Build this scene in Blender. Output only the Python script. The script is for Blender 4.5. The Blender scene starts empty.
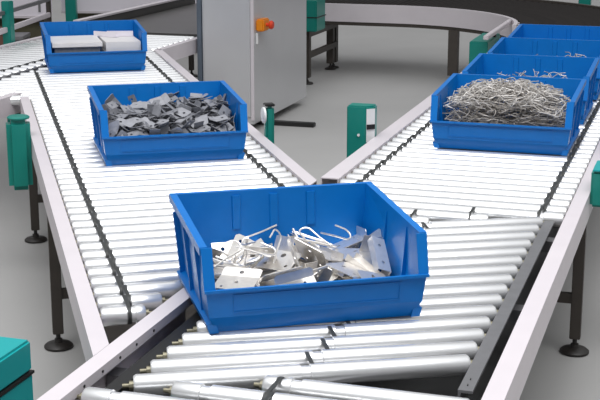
import bpy, bmesh, math, random
from mathutils import Vector, Matrix, Euler

SC = bpy.context.scene
COL = SC.collection
PI = math.pi

# ------------------------------------------------------------------ materials
def mat(name, col, rough=.5, metal=0., noise=0., nscale=40., bump=0., spec=.5, coat=0.):
    m = bpy.data.materials.new(name); m.use_nodes = True
    nt = m.node_tree; b = nt.nodes['Principled BSDF']
    b.inputs['Base Color'].default_value = (*col, 1)
    b.inputs['Roughness'].default_value = rough
    b.inputs['Metallic'].default_value = metal
    b.inputs['Specular IOR Level'].default_value = spec
    if coat: b.inputs['Coat Weight'].default_value = coat
    if noise or bump:
        tc = nt.nodes.new('ShaderNodeTexCoord'); n = nt.nodes.new('ShaderNodeTexNoise')
        n.inputs['Scale'].default_value = nscale; n.inputs['Detail'].default_value = 4
        nt.links.new(tc.outputs['Object'], n.inputs['Vector'])
        if noise:
            r = nt.nodes.new('ShaderNodeValToRGB')
            r.color_ramp.elements[0].position = .3; r.color_ramp.elements[1].position = .7
            r.color_ramp.elements[0].color = (*[c * (1 - noise) for c in col], 1)
            r.color_ramp.elements[1].color = (*[min(1, c * (1 + noise)) for c in col], 1)
            nt.links.new(n.outputs['Fac'], r.inputs['Fac']); nt.links.new(r.outputs['Color'], b.inputs['Base Color'])
        if bump:
            bp = nt.nodes.new('ShaderNodeBump'); bp.inputs['Strength'].default_value = bump
            bp.inputs['Distance'].default_value = .002
            nt.links.new(n.outputs['Fac'], bp.inputs['Height']); nt.links.new(bp.outputs['Normal'], b.inputs['Normal'])
    return m

M = dict(
    floor=mat('floor_concrete', (.425, .42, .412), .5, 0, .05, 1.3, 0),
    wall=mat('wall_paint', (.30, .295, .30), .8, 0, .03, 2),
    rail=mat('rail_lacquer', (.65, .605, .635), .42, 0, .02, 9),
    railedge=mat('grey_steel', (.20, .20, .21), .45, .4, .06, 30),
    roller=mat('zinc_roller', (.89, .895, .905), .27, .70, .025, 14),
    axle=mat('axle_steel', (.20, .185, .13), .45, .6),
    belt=mat('belt_rubber', (.035, .037, .036), .55),
    leg=mat('leg_paint', (.052, .043, .036), .5, 0, .08, 20),
    foot=mat('foot_rubber', (.022, .019, .017), .45),
    blue=mat('blue_plastic', (0, .155, .52), .36, 0, .03, 25, .03, .35),
    green=mat('teal_lacquer', (.004, .215, .175), .35),
    cyan=mat('teal_light', (.008, .34, .35), .35),
    black=mat('black_plastic', (.012, .012, .012), .45),
    white=mat('white_plastic', (.80, .80, .80), .4),
    cab=mat('cabinet_steel', (.62, .62, .635), .32, .3, .02, 3),
    cabside=mat('cabinet_column', (.13, .16, .20), .35, .3),
    orange=mat('orange_plastic', (.80, .26, .01), .4),
    red=mat('red_plastic', (.70, .05, .01), .4),
    darkroll=mat('dark_roller', (.018, .015, .014), .65, .0, .2, 30, 0, .15),
    darkbelt=mat('dark_belt', (.075, .072, .070), .32, .0, .1, 4),
    sheet=mat('bright_sheet', (.86, .83, .79), .28, .72, .06, 60),
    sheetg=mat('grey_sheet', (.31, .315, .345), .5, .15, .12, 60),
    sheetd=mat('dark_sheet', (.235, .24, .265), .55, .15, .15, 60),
    wire=mat('wire_steel', (.64, .615, .59), .42, .35, .12, 80),
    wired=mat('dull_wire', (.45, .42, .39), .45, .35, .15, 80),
    pale=mat('pale_panel', (.78, .74, .80), .5, 0, .02, 3),
    paper=mat('pale_plate', (.80, .78, .78), .45, .15, .03, 8),
    brown=mat('brown_board', (.13, .06, .045), .7, 0, .2, 6),
    olive=mat('olive_board', (.09, .085, .05), .7, 0, .2, 6),
)

# ------------------------------------------------------------------ mesh builder
class MB:
    def __init__(s): s.v = []; s.f = []
    def add(s, vs, fs):
        k = len(s.v); s.v += [tuple(v) for v in vs]; s.f += [tuple(i + k for i in f) for f in fs]
    def box(s, x0, x1, y0, y1, z0, z1, rot=0, piv=None):
        vs = [Vector((x, y, z)) for z in (z0, z1) for x, y in ((x0, y0), (x1, y0), (x1, y1), (x0, y1))]
        if rot:
            p = Vector(piv or ((x0 + x1) / 2, (y0 + y1) / 2, 0)); R = Matrix.Rotation(rot, 3, 'Z')
            vs = [R @ (v - p) + p for v in vs]
        s.add(vs, [(3, 2, 1, 0), (4, 5, 6, 7), (0, 1, 5, 4), (1, 2, 6, 5), (2, 3, 7, 6), (3, 0, 4, 7)])
        return s
    def prism(s, prof, axis, a, b):
        # prof: closed loop of 2D points; axis 'y' -> (x,z) extruded along y; 'x' -> (y,z); 'z' -> (x,y)
        n = len(prof)
        def pt(p, t): return {'y': (p[0], t, p[1]), 'x': (t, p[0], p[1]), 'z': (p[0], p[1], t)}[axis]
        vs = [pt(p, a) for p in prof] + [pt(p, b) for p in prof]
        s.add(vs, [tuple(range(n)), tuple(range(2 * n - 1, n - 1, -1))] + [(i, (i + 1) % n, n + (i + 1) % n, n + i) for i in range(n)])
        return s
    def lathe(s, prof, seg=20, M4=None, cap=True):
        # prof: [(r, x)] around the x axis
        vs = []
        for r, x in prof:
            for k in range(seg):
                a = 2 * PI * k / seg; vs.append(Vector((x, r * math.cos(a), r * math.sin(a))))
        fs = []
        for i in range(len(prof) - 1):
            for k in range(seg):
                k2 = (k + 1) % seg; fs.append((i * seg + k, i * seg + k2, (i + 1) * seg + k2, (i + 1) * seg + k))
        if cap: fs += [tuple(range(seg - 1, -1, -1)), tuple((len(prof) - 1) * seg + k for k in range(seg))]
        if M4: vs = [M4 @ v for v in vs]
        s.add(vs, fs); return s
    def tube(s, pts, r, seg=6):
        pts = [Vector(p) for p in pts]; n = len(pts); vs = []
        up = None
        for i, p in enumerate(pts):
            d = (pts[min(i + 1, n - 1)] - pts[max(i - 1, 0)]).normalized()
            if up is None: up = d.orthogonal().normalized()
            u = (up - d * up.dot(d)).normalized(); up = u; w = d.cross(u)
            for k in range(seg):
                a = 2 * PI * k / seg; vs.append(p + (u * math.cos(a) + w * math.sin(a)) * r)
        fs = [(i * seg + k, i * seg + (k + 1) % seg, (i + 1) * seg + (k + 1) % seg, (i + 1) * seg + k) for i in range(n - 1) for k in range(seg)]
        fs += [tuple(range(seg - 1, -1, -1)), tuple((n - 1) * seg + k for k in range(seg))]
        s.add(vs, fs); return s
    def mesh(s, name, m, smooth=False, bevel=0, seg=2):
        me = bpy.data.meshes.new(name); me.from_pydata(s.v, [], s.f)
        bm = bmesh.new(); bm.from_mesh(me); bmesh.ops.recalc_face_normals(bm, faces=bm.faces)
        if bevel:
            es = [e for e in bm.edges if len(e.link_faces) == 2 and e.calc_face_angle(0) > .5]
            bmesh.ops.bevel(bm, geom=es, offset=bevel, segments=seg, affect='EDGES', clamp_overlap=True)
        if smooth or bevel:
            for f in bm.faces: f.smooth = True
            for e in bm.edges:
                if len(e.link_faces) == 2 and e.calc_face_angle(0) > .6: e.smooth = False
        bm.to_mesh(me); bm.free(); me.materials.append(m)
        return me
    def build(s, name, m, parent=None, smooth=False, bevel=0, loc=(0, 0, 0), rot=(0, 0, 0)):
        return link(name, s.mesh(name, m, smooth, bevel), parent, loc, rot)

def link(name, me, parent=None, loc=(0, 0, 0), rot=(0, 0, 0)):
    o = bpy.data.objects.new(name, me); COL.objects.link(o)
    o.location = loc; o.rotation_euler = rot
    if parent: o.parent = parent
    return o

def tag(o, label=None, cat=None, group=None, kind=None):
    if label: o['label'] = label
    if cat: o['category'] = cat; o['kind'] = kind or 'thing'
    if group: o['group'] = group
    if kind: o['kind'] = kind
    return o

def thing(name, label, cat, loc=(0, 0, 0), rotz=0, group=None):
    o = bpy.data.objects.new(name, None); COL.objects.link(o); o.empty_display_size = .05
    o.location = loc; o.rotation_euler = (0, 0, rotz)
    return tag(o, label, cat, group)

def kids(o): return [c for c in COL.objects if c.parent == o]
def copy_tree(o, parent=None):
    c = o.copy(); COL.objects.link(c)
    if parent: c.parent = parent
    for ch in kids(o): copy_tree(ch, c)
    return c

# ------------------------------------------------------------------ the two conveyor axes
AL, AR = math.radians(-14.325), math.radians(17.411)
DL, NL = Vector((math.sin(AL), math.cos(AL), 0)), Vector((math.cos(AL), -math.sin(AL), 0))
DR, NR = Vector((math.sin(AR), math.cos(AR), 0)), Vector((math.cos(AR), -math.sin(AR), 0))
def LP(l, n, z=0): return DL * l + NL * n + Vector((0, 0, z))
def RP(l, n, z=0): return DR * l + NR * n + Vector((0, 0, z))
ZT = .600           # top of rollers and rails
RR = .0245          # roller radius
ZA = ZT - RR        # roller axis

# ------------------------------------------------------------------ setting
f = MB().box(-14, 14, -3, 30, -.1, 0).build('floor', M['floor']); tag(f, kind='structure')
w = MB().box(-14, 14, 26, 26.2, 0, 5).build('wall_back', M['wall']); tag(w, kind='structure')

# ------------------------------------------------------------------ conveyor pieces
_rc = {}
AXLE = MB().lathe([(.0055, -.024), (.0055, -.009), (.011, -.009), (.011, 0)], 10).mesh('axle', M['axle'])
def roller_meshes(length, grooves):
    key = (round(length, 3), tuple(round(g, 3) for g in grooves))
    if key not in _rc:
        L = length; e = .006
        prof = [(.012, 0), (RR - .004, 0), (RR, e)]
        for g in sorted(grooves):
            if e + .016 < g < L - e - .016:
                prof += [(RR, g - .0115), (RR - .004, g - .0100), (RR - .004, g + .0100), (RR, g + .0115)]
        prof += [(RR, L - e), (RR - .004, L), (.012, L)]
        a = MB().lathe(prof, 24)
        _rc[key] = a.mesh('roller', M['roller'], True)
    return _rc[key]

def roller(parent, x, y, yaw, length, grooves=()):
    a = roller_meshes(length, grooves)
    o = link('roller', a, parent, (x, y, ZA), (0, 0, yaw))
    link('axle', AXLE, o); link('axle', AXLE, o, (round(length, 3), 0, 0), (0, 0, PI))
    return o

_bc = {}
def belt(parent, p, q):
    """ribbed drive belt running round two neighbouring rollers (axis points p and q, in the conveyor's frame)"""
    d = round((Vector(q) - Vector(p)).length, 4)
    if d not in _bc:
        mb = MB(); pts = []
        for k in range(13):
            a = PI / 2 + PI * k / 12; pts.append((math.cos(a), math.sin(a), 0))
        for k in range(13):
            a = -PI / 2 + PI * k / 12; pts.append((math.cos(a), math.sin(a), d))
        n = len(pts); ro, ri, w = RR - .0004, RR - .0036, .0046
        vs = []
        for (c, s_, off) in pts:
            for (r, x) in ((ri, -w), (ro, -w), (ro, w), (ri, w)): vs.append((x, c * r + off, s_ * r))
        fs = []
        for i in range(n):
            j = (i + 1) % n
            for k in range(4): fs.append((i * 4 + k, j * 4 + k, j * 4 + (k + 1) % 4, i * 4 + (k + 1) % 4))
        mb.add(vs, fs); _bc[d] = mb.mesh('drive_belt', M['belt'], True)
    v = Vector(q) - Vector(p)
    return link('drive_belt', _bc[d], parent, p, (0, 0, math.atan2(v.y, v.x) - PI / 2))

def rail(parent, x_out, x_in, y0, y1, name='side_rail', zb=.505, m='rail', y1in=None, y0in=None):
    """C-shaped side rail: deep outer web, flat top, short inner lip"""
    s = 1 if x_in > x_out else -1; t = .004
    prof = [(x_out, zb), (x_out, ZT), (x_in, ZT), (x_in, ZT - .024), (x_in - s * t, ZT - .024), (x_in - s * t, ZT - t),
            (x_out + s * t, ZT - t), (x_out + s * t, zb + t), (x_in - s * .004, zb + t), (x_in - s * .004, zb)]
    n = len(prof); mb = MB()
    def end(y, yi):
        if yi is None: return [(x, y, z) for x, z in prof]
        return [(x, y + (yi - y) * (x - x_out) / (x_in - x_out), z) for x, z in prof]
    vs = end(y0, y0in) + end(y1, y1in)
    mb.add(vs, [tuple(range(n)), tuple(range(2 * n - 1, n - 1, -1))] + [(i, (i + 1) % n, n + (i + 1) % n, n + i) for i in range(n)])
    return mb.build(name, M[m], parent)

def leg(parent, x, y, top=.51, w=.019):
    o = MB().box(x - w, x + w, y - w, y + w, .055, top).build('leg', M['leg'], parent, bevel=.002)
    mb = MB(); mb.lathe([(.0085, .02), (.0085, .057)], 10, Matrix.Translation((x, y, 0)) @ Matrix.Rotation(-PI / 2, 4, 'Y'))
    mb.lathe([(.016, .022), (.014, .034)], 12, Matrix.Translation((x, y, 0)) @ Matrix.Rotation(-PI / 2, 4, 'Y'))
    mb.lathe([(.046, 0), (.052, .003), (.052, .009), (.044, .016), (.018, .022)], 28, Matrix.Translation((x, y, 0)) @ Matrix.Rotation(-PI / 2, 4, 'Y'))
    mb.build('foot', M['foot'], o, True)
    return o

def stand(parent, xa, xb, y, top=.51):
    leg(parent, xa, y, top); leg(parent, xb, y, top)
    MB().box(xa + .0, xb - .0, y - .012, y + .012, .185, .22).build('crossbar', M['leg'], parent)

def bolts(parent, x, ys, z, s):
    for y in ys:
        MB().lathe([(.0035, 0), (.0035, .002)], 10, Matrix.Translation((x, y, z)) @ Matrix.Rotation(0 if s > 0 else PI, 4, 'Z')).build('bolt', M['black'], parent)

# ---- straight conveyor with the merging zone (right of picture, running to lower left)
l0, n0 = 2.0, -.80
RC = thing('roller_conveyor', 'main roller conveyor running from upper right to lower left through the merge', 'conveyor', RP(l0, n0), -AR)
def rc(n, l, z=0): return Vector((n - n0, l - l0, z))
X = lambda n: n - n0
Y = lambda l: l - l0
rail(RC, X(-1.268), X(-1.222), Y(1.5), Y(3.02))                  # lower left, ends under the front bin
rail(RC, X(-1.292), X(-1.226), Y(4.37), Y(9.5), y1in=None)
rail(RC, X(-.347), X(-.393), Y(1.5), Y(9.5))
bolts(RC, X(-1.222), [Y(2.35), Y(2.44), Y(2.53), Y(2.62), Y(2.72)], ZT - .012, 1)
PITCH_R = .0885
# full rollers
ys = [4.112 + PITCH_R * k for k in range(61)]
BELT_R = (-1.145, -.474)
full_x, full_len = -1.219, .819
for i, l in enumerate(ys):
    roller(RC, X(full_x), Y(l), 0, full_len, [b - full_x for b in BELT_R])
for i in range(len(ys) - 1):
    for b in BELT_R:
        xo = 0.0047 if i % 2 else -0.0047
        belt(RC, (X(b + xo), Y(ys[i]), ZA), (X(b + xo), Y(ys[i + 1]), ZA))
# merging rollers (set at an angle)
ux, uy = .8918, .4524
YAW_M = math.atan2(uy, ux)
mlen = .672 / ux
mst = []
for k in range(15):
    lr = 2.755 + .0922 * k
    xl, yl = -1.136, lr - (.463 - 1.136 + 2 * .673) * 0 - .673 * uy / ux
    roller(RC, X(xl), Y(yl), YAW_M, mlen, [.338 / ux])
    mst.append((xl + .338, yl + .338 * uy / ux))
for k in range(14):
    s_ = 0.0047 if k % 2 else -0.0047
    a, b = mst[k], mst[k + 1]
    # the belt leaves each roller square to its axis
    d = (Vector(b) - Vector(a)); n_ = Vector((-uy, ux)); dn = n_ * d.dot(n_)
    p = Vector(a) + Vector((ux, uy)) * (s_ + d.dot(Vector((ux, uy))) * .5)
    belt(RC, (X(p.x), Y(p.y), ZA), (X(p.x + dn.x), Y(p.y + dn.y), ZA))
# short rollers closing the upper triangle
prev = ys[0]
shorts = []
for k in range(1, 5):
    l = ys[0] - PITCH_R * k
    xr = -.463 + (l - .062 - (2.755 + .0922 * 14)) * ux / uy
    ln = xr - full_x
    if ln > .06:
        roller(RC, X(full_x), Y(l), 0, ln, [BELT_R[0] - full_x] + ([xr - .05 - full_x] if ln > .2 else []))
        xo = 0.0047 if k % 2 else -0.0047
        belt(RC, (X(BELT_R[0] + xo), Y(l), ZA), (X(BELT_R[0] + xo), Y(l + PITCH_R), ZA))
        shorts.append((l, xr))
for (l, xr), (la, xra) in zip(shorts[:2], [(ys[0], -.42)] + shorts[:1]):
    belt(RC, (X(xr - .061), Y(l), ZA), (X(xr - .061), Y(l + PITCH_R), ZA))
# lower rollers, the first ones cut short by the merging rollers
low = []
for k in range(9):
    l = 2.497 - PITCH_R * k
    xl = max(-1.205, -.463 + (l + .055 - 2.755) * ux / uy)
    roller(RC, X(xl), Y(l), 0, -.415 - xl, [g - xl for g in (-.822,) ] + ([.075] if k < 3 else [.09]))
    low.append(l)
for i in range(8):
    xo = 0.0047 if i % 2 else -0.0047
    belt(RC, (X(-.822 + xo), Y(low[i + 1]), ZA), (X(-.822 + xo), Y(low[i]), ZA))
MB().prism([(X(-.455), .545), (X(-.455), .586), (X(-.423), .586), (X(-.423), .580), (X(-.449), .580), (X(-.449), .545)], 'y', Y(2.575), Y(4.05)).build('bearing_bar', M['railedge'], RC)
MB().prism([(X(-1.160), .53), (X(-1.160), .570), (X(-1.195), .570), (X(-1.195), .564), (X(-1.166), .564), (X(-1.166), .53)], 'y', Y(2.30), Y(3.70)).build('bearing_bar', M['black'], RC)  # grey bar coloured black to stand for the shadow at the roller ends
bolts(RC, X(-.44), [Y(2.605), Y(2.64)], .5865, 1)
for l in (1.9, 2.56, 3.3, 4.0):
    MB().box(X(-1.26), X(-.35), Y(l - .025), Y(l + .025), .505, .54).build('cross_member', M['railedge'], RC)
MB().box(X(-1.215), X(-.40), Y(1.5), Y(9.4), .440, .445).build('shade_pan', M['black'], RC)  # added black sheet, stands in for the shade seen between the rollers
MB().box(X(-.412), X(-.398), Y(1.5), Y(9.4), .44, .53).build('shade_strip', M['leg'], RC)  # added dark strip, keeps the gap beside the right rail in shade
for l in (2.15, 4.469, 6.9, 9.2): stand(RC, X(-1.255), X(-.375), Y(l))

# ---- left conveyor coming from the back, feeding the merge
l0b, n0b = 3.0, .70
LC = thing('roller_conveyor', 'left roller conveyor with two bins, running from the top left down into the merge', 'conveyor', LP(l0b, n0b), -AL)
XL = lambda n: n - n0b
YL = lambda l: l - l0b
c31, s31 = math.cos(AR - AL), math.sin(AR - AL)
def n_on(l, nr): return (nr + s31 * l) / c31          # L-frame n where roller l meets the R-frame line nr
def l_on(n, nr): return (c31 * n - nr) / s31
rail(LC, XL(.231), XL(.274), YL(l_on(.231, -1.269)), YL(6.47), y0in=YL(l_on(.274, -1.269)))
rail(LC, XL(1.175), XL(1.127), YL(l_on(1.175, -1.293)), YL(8.12), y0in=YL(l_on(1.127, -1.293)))
PITCH_L = .0872
BELT_L = (.357, 1.035)
prevl = None
k = 0
while True:
    l = 3.035 + PITCH_L * k
    if l > 8.28: break
    nl = .281 if l < 6.47 else n_on(l, -3.615)
    if l < 6.75 and l >= 6.47: nl = max(nl, -.28)
    if l > 6.47 and nl > .95: break
    nr_ = 1.120
    lim = n_on(l, -1.308) if l < 3.26 else n_on(l, -1.195)
    nr_ = min(nr_, lim)
    if nr_ - nl > .085:
        g = [b - nl for b in BELT_L if nl + .02 < b < nr_ - .02]
        roller(LC, XL(nl), YL(l), 0, nr_ - nl, g)
        if prevl is not None:
            for b in BELT_L:
                if max(nl, prevl[1]) + .015 < b < min(nr_, prevl[2]) - .015:
                    xo = 0.0047 if k % 2 else -0.0047
                    belt(LC, (XL(b + xo), YL(prevl[0]), ZA), (XL(b + xo), YL(l), ZA))
        prevl = (l, nl, nr_)
    k += 1
MB().prism([(XL(.29), YL(3.1)), (XL(.48), YL(3.21)), (XL(1.11), YL(4.23)), (XL(1.11), YL(8.0)), (XL(.29), YL(6.5))], 'z', .440, .445).build('shade_pan', M['leg'], LC)  # added dark sheet imitating the shade below the left rollers
for l in (4.507, 5.97): stand(LC, XL(.252), XL(1.15), YL(l))
leg(LC, XL(1.15), YL(7.7))
for l in (3.9, 5.2, 6.5): MB().box(XL(.24), XL(1.17), YL(l - .02), YL(l + .02), .505, .54).build('cross_member', M['leg'], LC)

# ---- cross conveyor at the top left (parallel to the main one)
l0c, n0c = 7.0, -3.8
XC = lambda n: n - n0c
YC = lambda l: l - l0c
CC = thing('roller_conveyor', 'roller conveyor crossing at the top left behind the farthest left bin', 'conveyor', RP(l0c, n0c), -AR)
rail(CC, XC(-3.262), XC(-3.308), YC(4.6), YC(5.745))
rail(CC, XC(-3.262), XC(-3.308), YC(7.50), YC(8.30))
MB().box(XC(-3.655), XC(-3.630), YC(4.6), YC(7.45), .56, .596).build('centre_bar', M['railedge'], CC)
rail(CC, XC(-4.34), XC(-4.30), YC(4.6), YC(8.30))
ly = [5.3 + .0885 * k for k in range(34)]
for i, l in enumerate(ly):
    wide = l > 7.55
    roller(CC, XC(-4.285), YC(l), 0, (.955 if wide else .615), [.52])
    if i % 1 == 0 and i < len(ly) - 1:
        xo = 0.0047 if i % 2 else -0.0047
        belt(CC, (XC(-4.285 + .52 + xo), YC(l), ZA), (XC(-4.285 + .52 + xo), YC(l + .0885), ZA))
for l in (5.2, 7.6): stand(CC, XC(-4.32), XC(-3.29), YC(l))
# guard rails on green posts
GR = thing('guard_rail', 'double silver guard rail on green posts behind the crossing conveyor', 'rail', RP(8.0, -4.45), -AR)
def on_r(p): v = Vector(p) - RP(8.0, -4.45); return Vector((v.dot(NR), v.dot(DR), v.z))
for z, a, b in ((.68, (-1.955, 8.25), (-1.825, 9.5)), (.79, (-1.97, 8.25), (-1.825, 9.5))):
    A, B = on_r((*a, z)), on_r((*b, z)); d = (B - A).normalized(); n_ = Vector((-d.y, d.x, 0)) * .012
    h = Vector((0, 0, .017 if z < .7 else .013))
    mb = MB(); mb.add([A - n_ - h, A + n_ - h, A + n_ + h, A - n_ + h, B - n_ - h, B + n_ - h, B + n_ + h, B - n_ + h],
                      [(3, 2, 1, 0), (4, 5, 6, 7), (0, 1, 5, 4), (1, 2, 6, 5), (2, 3, 7, 6), (3, 0, 4, 7)])
    mb.build('rail_bar', M['rail'] if z < .7 else M['railedge'], GR, bevel=.003)
for px, py, zt, w_, m_ in ((-1.915, 8.56, .865, .03, 'green'), (-1.83, 9.52, .87, .015, 'leg')):
    p = on_r((px, py, 0)); MB().box(p.x - w_, p.x + w_, p.y - w_, p.y + w_, 0, zt).build('post', M[m_], GR, bevel=.004)

PO = thing('post', 'plain teal post behind the bin at the top left', 'post', (-2.15, 12.3, 0))
MB().box(-.05, .05, -.05, .05, .012, 1.1).build('column', M['green'], PO, bevel=.006)
MB().box(-.09, .09, -.09, .09, 0, .012).build('base_plate', M['green'], PO)
# dark belt conveyor leaving behind
BC = thing('belt_conveyor', 'dark belt conveyor with a pale rim between the top left bin and the cabinet', 'conveyor', RP(8.34, -3.80), -AR)
MB().box(-.44, .46, 0, 2.2, .55, .598).build('belt', M['darkbelt'], BC, bevel=.015)
MB().box(-.40, .42, .08, 2.1, .46, .545).build('frame', M['railedge'], BC)
MB().box(-.49, -.455, 0, 2.2, .50, .655).build('side_guard', M['darkbelt'], BC)
MB().box(-.50, -.445, 0, 2.2, .655, .668).build('rim', M['rail'], BC)
MB().box(.47, .50, .0, 2.2, .50, .60).build('side_rail', M['rail'], BC)
for x, y in ((-.38, .3), (.40, .3), (-.38, 1.9), (.40, 1.9)): leg(BC, x, y, .46)

# ------------------------------------------------------------------ curved conveyor at the back
CV = thing('curved_conveyor', 'dark-roller curve conveyor with a tall white side rail at the back right', 'conveyor', RP(9.55, -2.55), -AR)
R1, R2 = 1.20, 2.17
def arc_strip(r0, r1, z0, z1, name, m, straight=1.5):
    mb = MB(); pts = []
    for k in range(25):
        a = (PI / 2) * k / 24; pts.append((math.cos(a), math.sin(a), 0))
    pts.append((0, 1, -straight)); n = len(pts); vs = []
    for c, s_, off in pts:
        for r, z in ((r0, z0), (r1, z0), (r1, z1), (r0, z1)): vs.append((c * r + off, s_ * r, z))
    fs = [(0, 1, 2, 3), tuple((n - 1) * 4 + j for j in (3, 2, 1, 0))]
    for i in range(n - 1):
        for j in range(4): fs.append((i * 4 + j, (i + 1) * 4 + j, (i + 1) * 4 + (j + 1) % 4, i * 4 + (j + 1) % 4))
    mb.add(vs, fs); return mb.build(name, M[m], CV, True)
arc_strip(R1 - .02, R1 + .01, .455, .605, 'side_rail', 'rail')
arc_strip(R1 - .012, R1 + .012, .425, .453, 'lower_edge', 'leg')
arc_strip(R2 - .01, R2 + .03, .47, .625, 'side_rail', 'leg')
crm = MB().lathe([(.017, 0), (.024, R2 - R1 - .04)], 14).mesh('roller', M['darkroll'], True)
cam_ = MB().lathe([(.007, -.014), (.007, 0)], 8).mesh('axle', M['rail'])
for k in range(46):
    a = math.radians(1 + 89.0 * k / 45)
    o = link('roller', crm, CV, (math.cos(a) * (R1 + .025), math.sin(a) * (R1 + .025), .588), (0, 0, a))
    if k % 3 == 0: link('axle', cam_, o)
for k in range(32):
    o = link('roller', crm, CV, (-.04 - .045 * k, R1 + .025, .588), (0, 0, PI / 2))
    if k % 3 == 0: link('axle', cam_, o)
leg(CV, .55, 1.07, .43, .04)
leg(CV, 1.5, 1.5, .47, .03); leg(CV, -.62, 1.46, .43, .03)

SF = thing('support_frame', 'dark steel support frame with crossbars beside the steel cabinet', 'frame', RP(10.14, -3.12), -AR)
leg(SF, 0, 0, .44, .028); leg(SF, -.05, .96, .42, .035)
MB().box(-.035, .0, .03, .92, .375, .42).build('crossbar', M['leg'], SF)
MB().box(-.035, .0, .03, .92, .20, .245).build('crossbar', M['leg'], SF)
GB = thing('motor_cover', 'teal motor cover on the dark support frame by the cabinet', 'cover', RP(10.10, -3.10, .445), -AR)
MB().box(-.07, .10, -.09, .16, 0, .25).build('shell', M['green'], GB, bevel=.008)
MB().box(-.075, .105, -.095, .165, .11, .118).build('seam', M['black'], GB)

# ------------------------------------------------------------------ steel cabinet
CB = thing('control_cabinet', 'tall grey steel control cabinet with an orange emergency switch on its side', 'cabinet', RP(8.04, -2.84), -AR)
MB().box(-.36, 0, 0, 1.18, .05, 1.95).build('body', M['cab'], CB, bevel=.006)
MB().box(-.408, -.362, .015, 1.1, .05, 1.95).build('corner_column', M['cabside'], CB, bevel=.01)
MB().box(-.345, -.02, -.014, -.001, .10, 1.93).build('door', M['cab'], CB, bevel=.003)
MB().box(-.018, .004, -.010, -.001, .08, 1.93).build('hinge_strip', M['rail'], CB)
MB().box(-.30, -.13, .12, 1.0, 0, .05).build('plinth', M['black'], CB)
MB().box(-.10, .33, .27, .33, 0, .028).build('foot_bar', M['black'], CB, bevel=.004)
es = MB().box(.001, .055, .04, .17, .665, .745).build('switch_box', M['orange'], CB, bevel=.008)
MB().lathe([(.012, 0), (.012, .02), (.026, .022), (.03, .034), (.022, .046)], 18, Matrix.Translation((.055, .105, .705))).build('switch_knob', M['red'], es, True)
hd = MB().box(.001, .014, .04, .058, .58, .655).build('door_handle', M['white'], CB, bevel=.003)

# ------------------------------------------------------------------ teal sensor and motor covers
RS = thing('reflector_post', 'teal reflector post on the left conveyor rail in front of the cabinet', 'post', LP(5.20, 1.196, .505), -AL)
MB().box(-.020, .018, -.022, .022, 0, .222).build('bracket', M['green'], RS, bevel=.01)
MB().box(-.022, .020, -.024, .024, .222, .232).build('cap', M['black'], RS, bevel=.003)
MB().lathe([(.034, 0), (.034, .008), (.028, .012)], 24, Matrix.Translation((-.021, -.008, .185)) @ Matrix.Rotation(PI, 4, 'Z')).build('reflector', M['white'], RS, True)

SH = thing('sensor_housing', 'teal sensor housing behind the main conveyor rail in the middle gap', 'sensor', RP(5.16, -1.344, .42), -AR)
MB().prism([(-.062, -.03), (.02, -.03), (.05, -.005), (.05, .045), (-.062, .045)], 'z', 0, .312).build('shell', M['green'], SH, bevel=.006)
MB().prism([(.0235, -.0295), (.0525, -.0055), (.051, -.004), (.022, -.028)], 'z', .16, .30).build('reflector', M['white'], SH)
MB().box(.02, .056, -.022, -.015, .215, .235, rot=.7).build('slot', M['black'], SH)
MB().lathe([(.006, 0), (.006, .003)], 10, Matrix.Translation((-.01, -.031, .19)) @ Matrix.Rotation(-PI / 2, 4, 'Z')).build('screw', M['white'], SH)

MC = thing('motor_cover', 'tall teal motor cover on the outer side of the left conveyor', 'cover', LP(5.47, .184, .372), -AL)
MB().box(-.052, .046, -.05, .05, 0, .30).build('shell', M['green'], MC, bevel=.02)
MB().lathe([(.046, .300), (.047, .306), (.040, .311)], 24, Matrix.Rotation(-PI / 2, 4, 'Y')).build('lid', M['green'], MC, True)

MR = thing('motor_cover', 'teal motor cover at the right edge outside the main conveyor rail', 'cover', RP(4.50, -.268, .55), -AR)
MB().box(-.078, .10, -.08, .08, 0, .125).build('shell', M['green'], MR, bevel=.008)
MB().box(-.073, .103, -.083, .083, .125, .131).build('lid', M['cyan'], MR, bevel=.002)

ML = thing('drive_housing', 'light teal drive housing with a dark band at the lower left corner', 'housing', RP(2.585, -1.478, .30), -AR)
MB().box(-.30, 0, -.55, 0, 0, .20).build('shell', M['cyan'], ML, bevel=.004)
MB().box(-.302, .002, -.552, .002, .201, .207).build('seam', M['black'], ML)
MB().box(-.30, 0, -.55, 0, .208, .285).build('lid', M['cyan'], ML, bevel=.006)
MB().box(-.301, .003, -.551, .003, .20 - .0, .2065).build('gasket', M['black'], ML)
MB().box(-.20, -.06, -.45, -.03, -.30, 0).build('pedestal', M['leg'], ML)

SG = thing('side_guide', 'teal bracket with a silver guide bar behind the row of blue bins', 'bracket', RP(9.3, -1.505, .35), -AR)
MB().box(-.08, .05, -.30, .25, 0, .19).build('bracket', M['green'], SG, bevel=.006)
MB().box(.04, .075, -.45, .75, .22, .25).build('guide_bar', M['rail'], SG, bevel=.004)
MB().box(.045, .07, -.1, -.06, .20, .22).build('clamp', M['black'], SG)
MB().box(-.04, .02, -.05, .01, -.35, 0).build('pedestal', M['leg'], SG)

GP = thing('motor_cover', 'small teal motor cover beyond the curve conveyor at the top edge', 'cover', RP(11.35, -1.02, .42), -AR)
MB().box(-.05, .05, -.05, .05, 0, .26).build('shell', M['green'], GP, bevel=.006)
MB().box(-.02, .02, -.02, .02, -.42, 0).build('post', M['leg'], GP)

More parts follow.
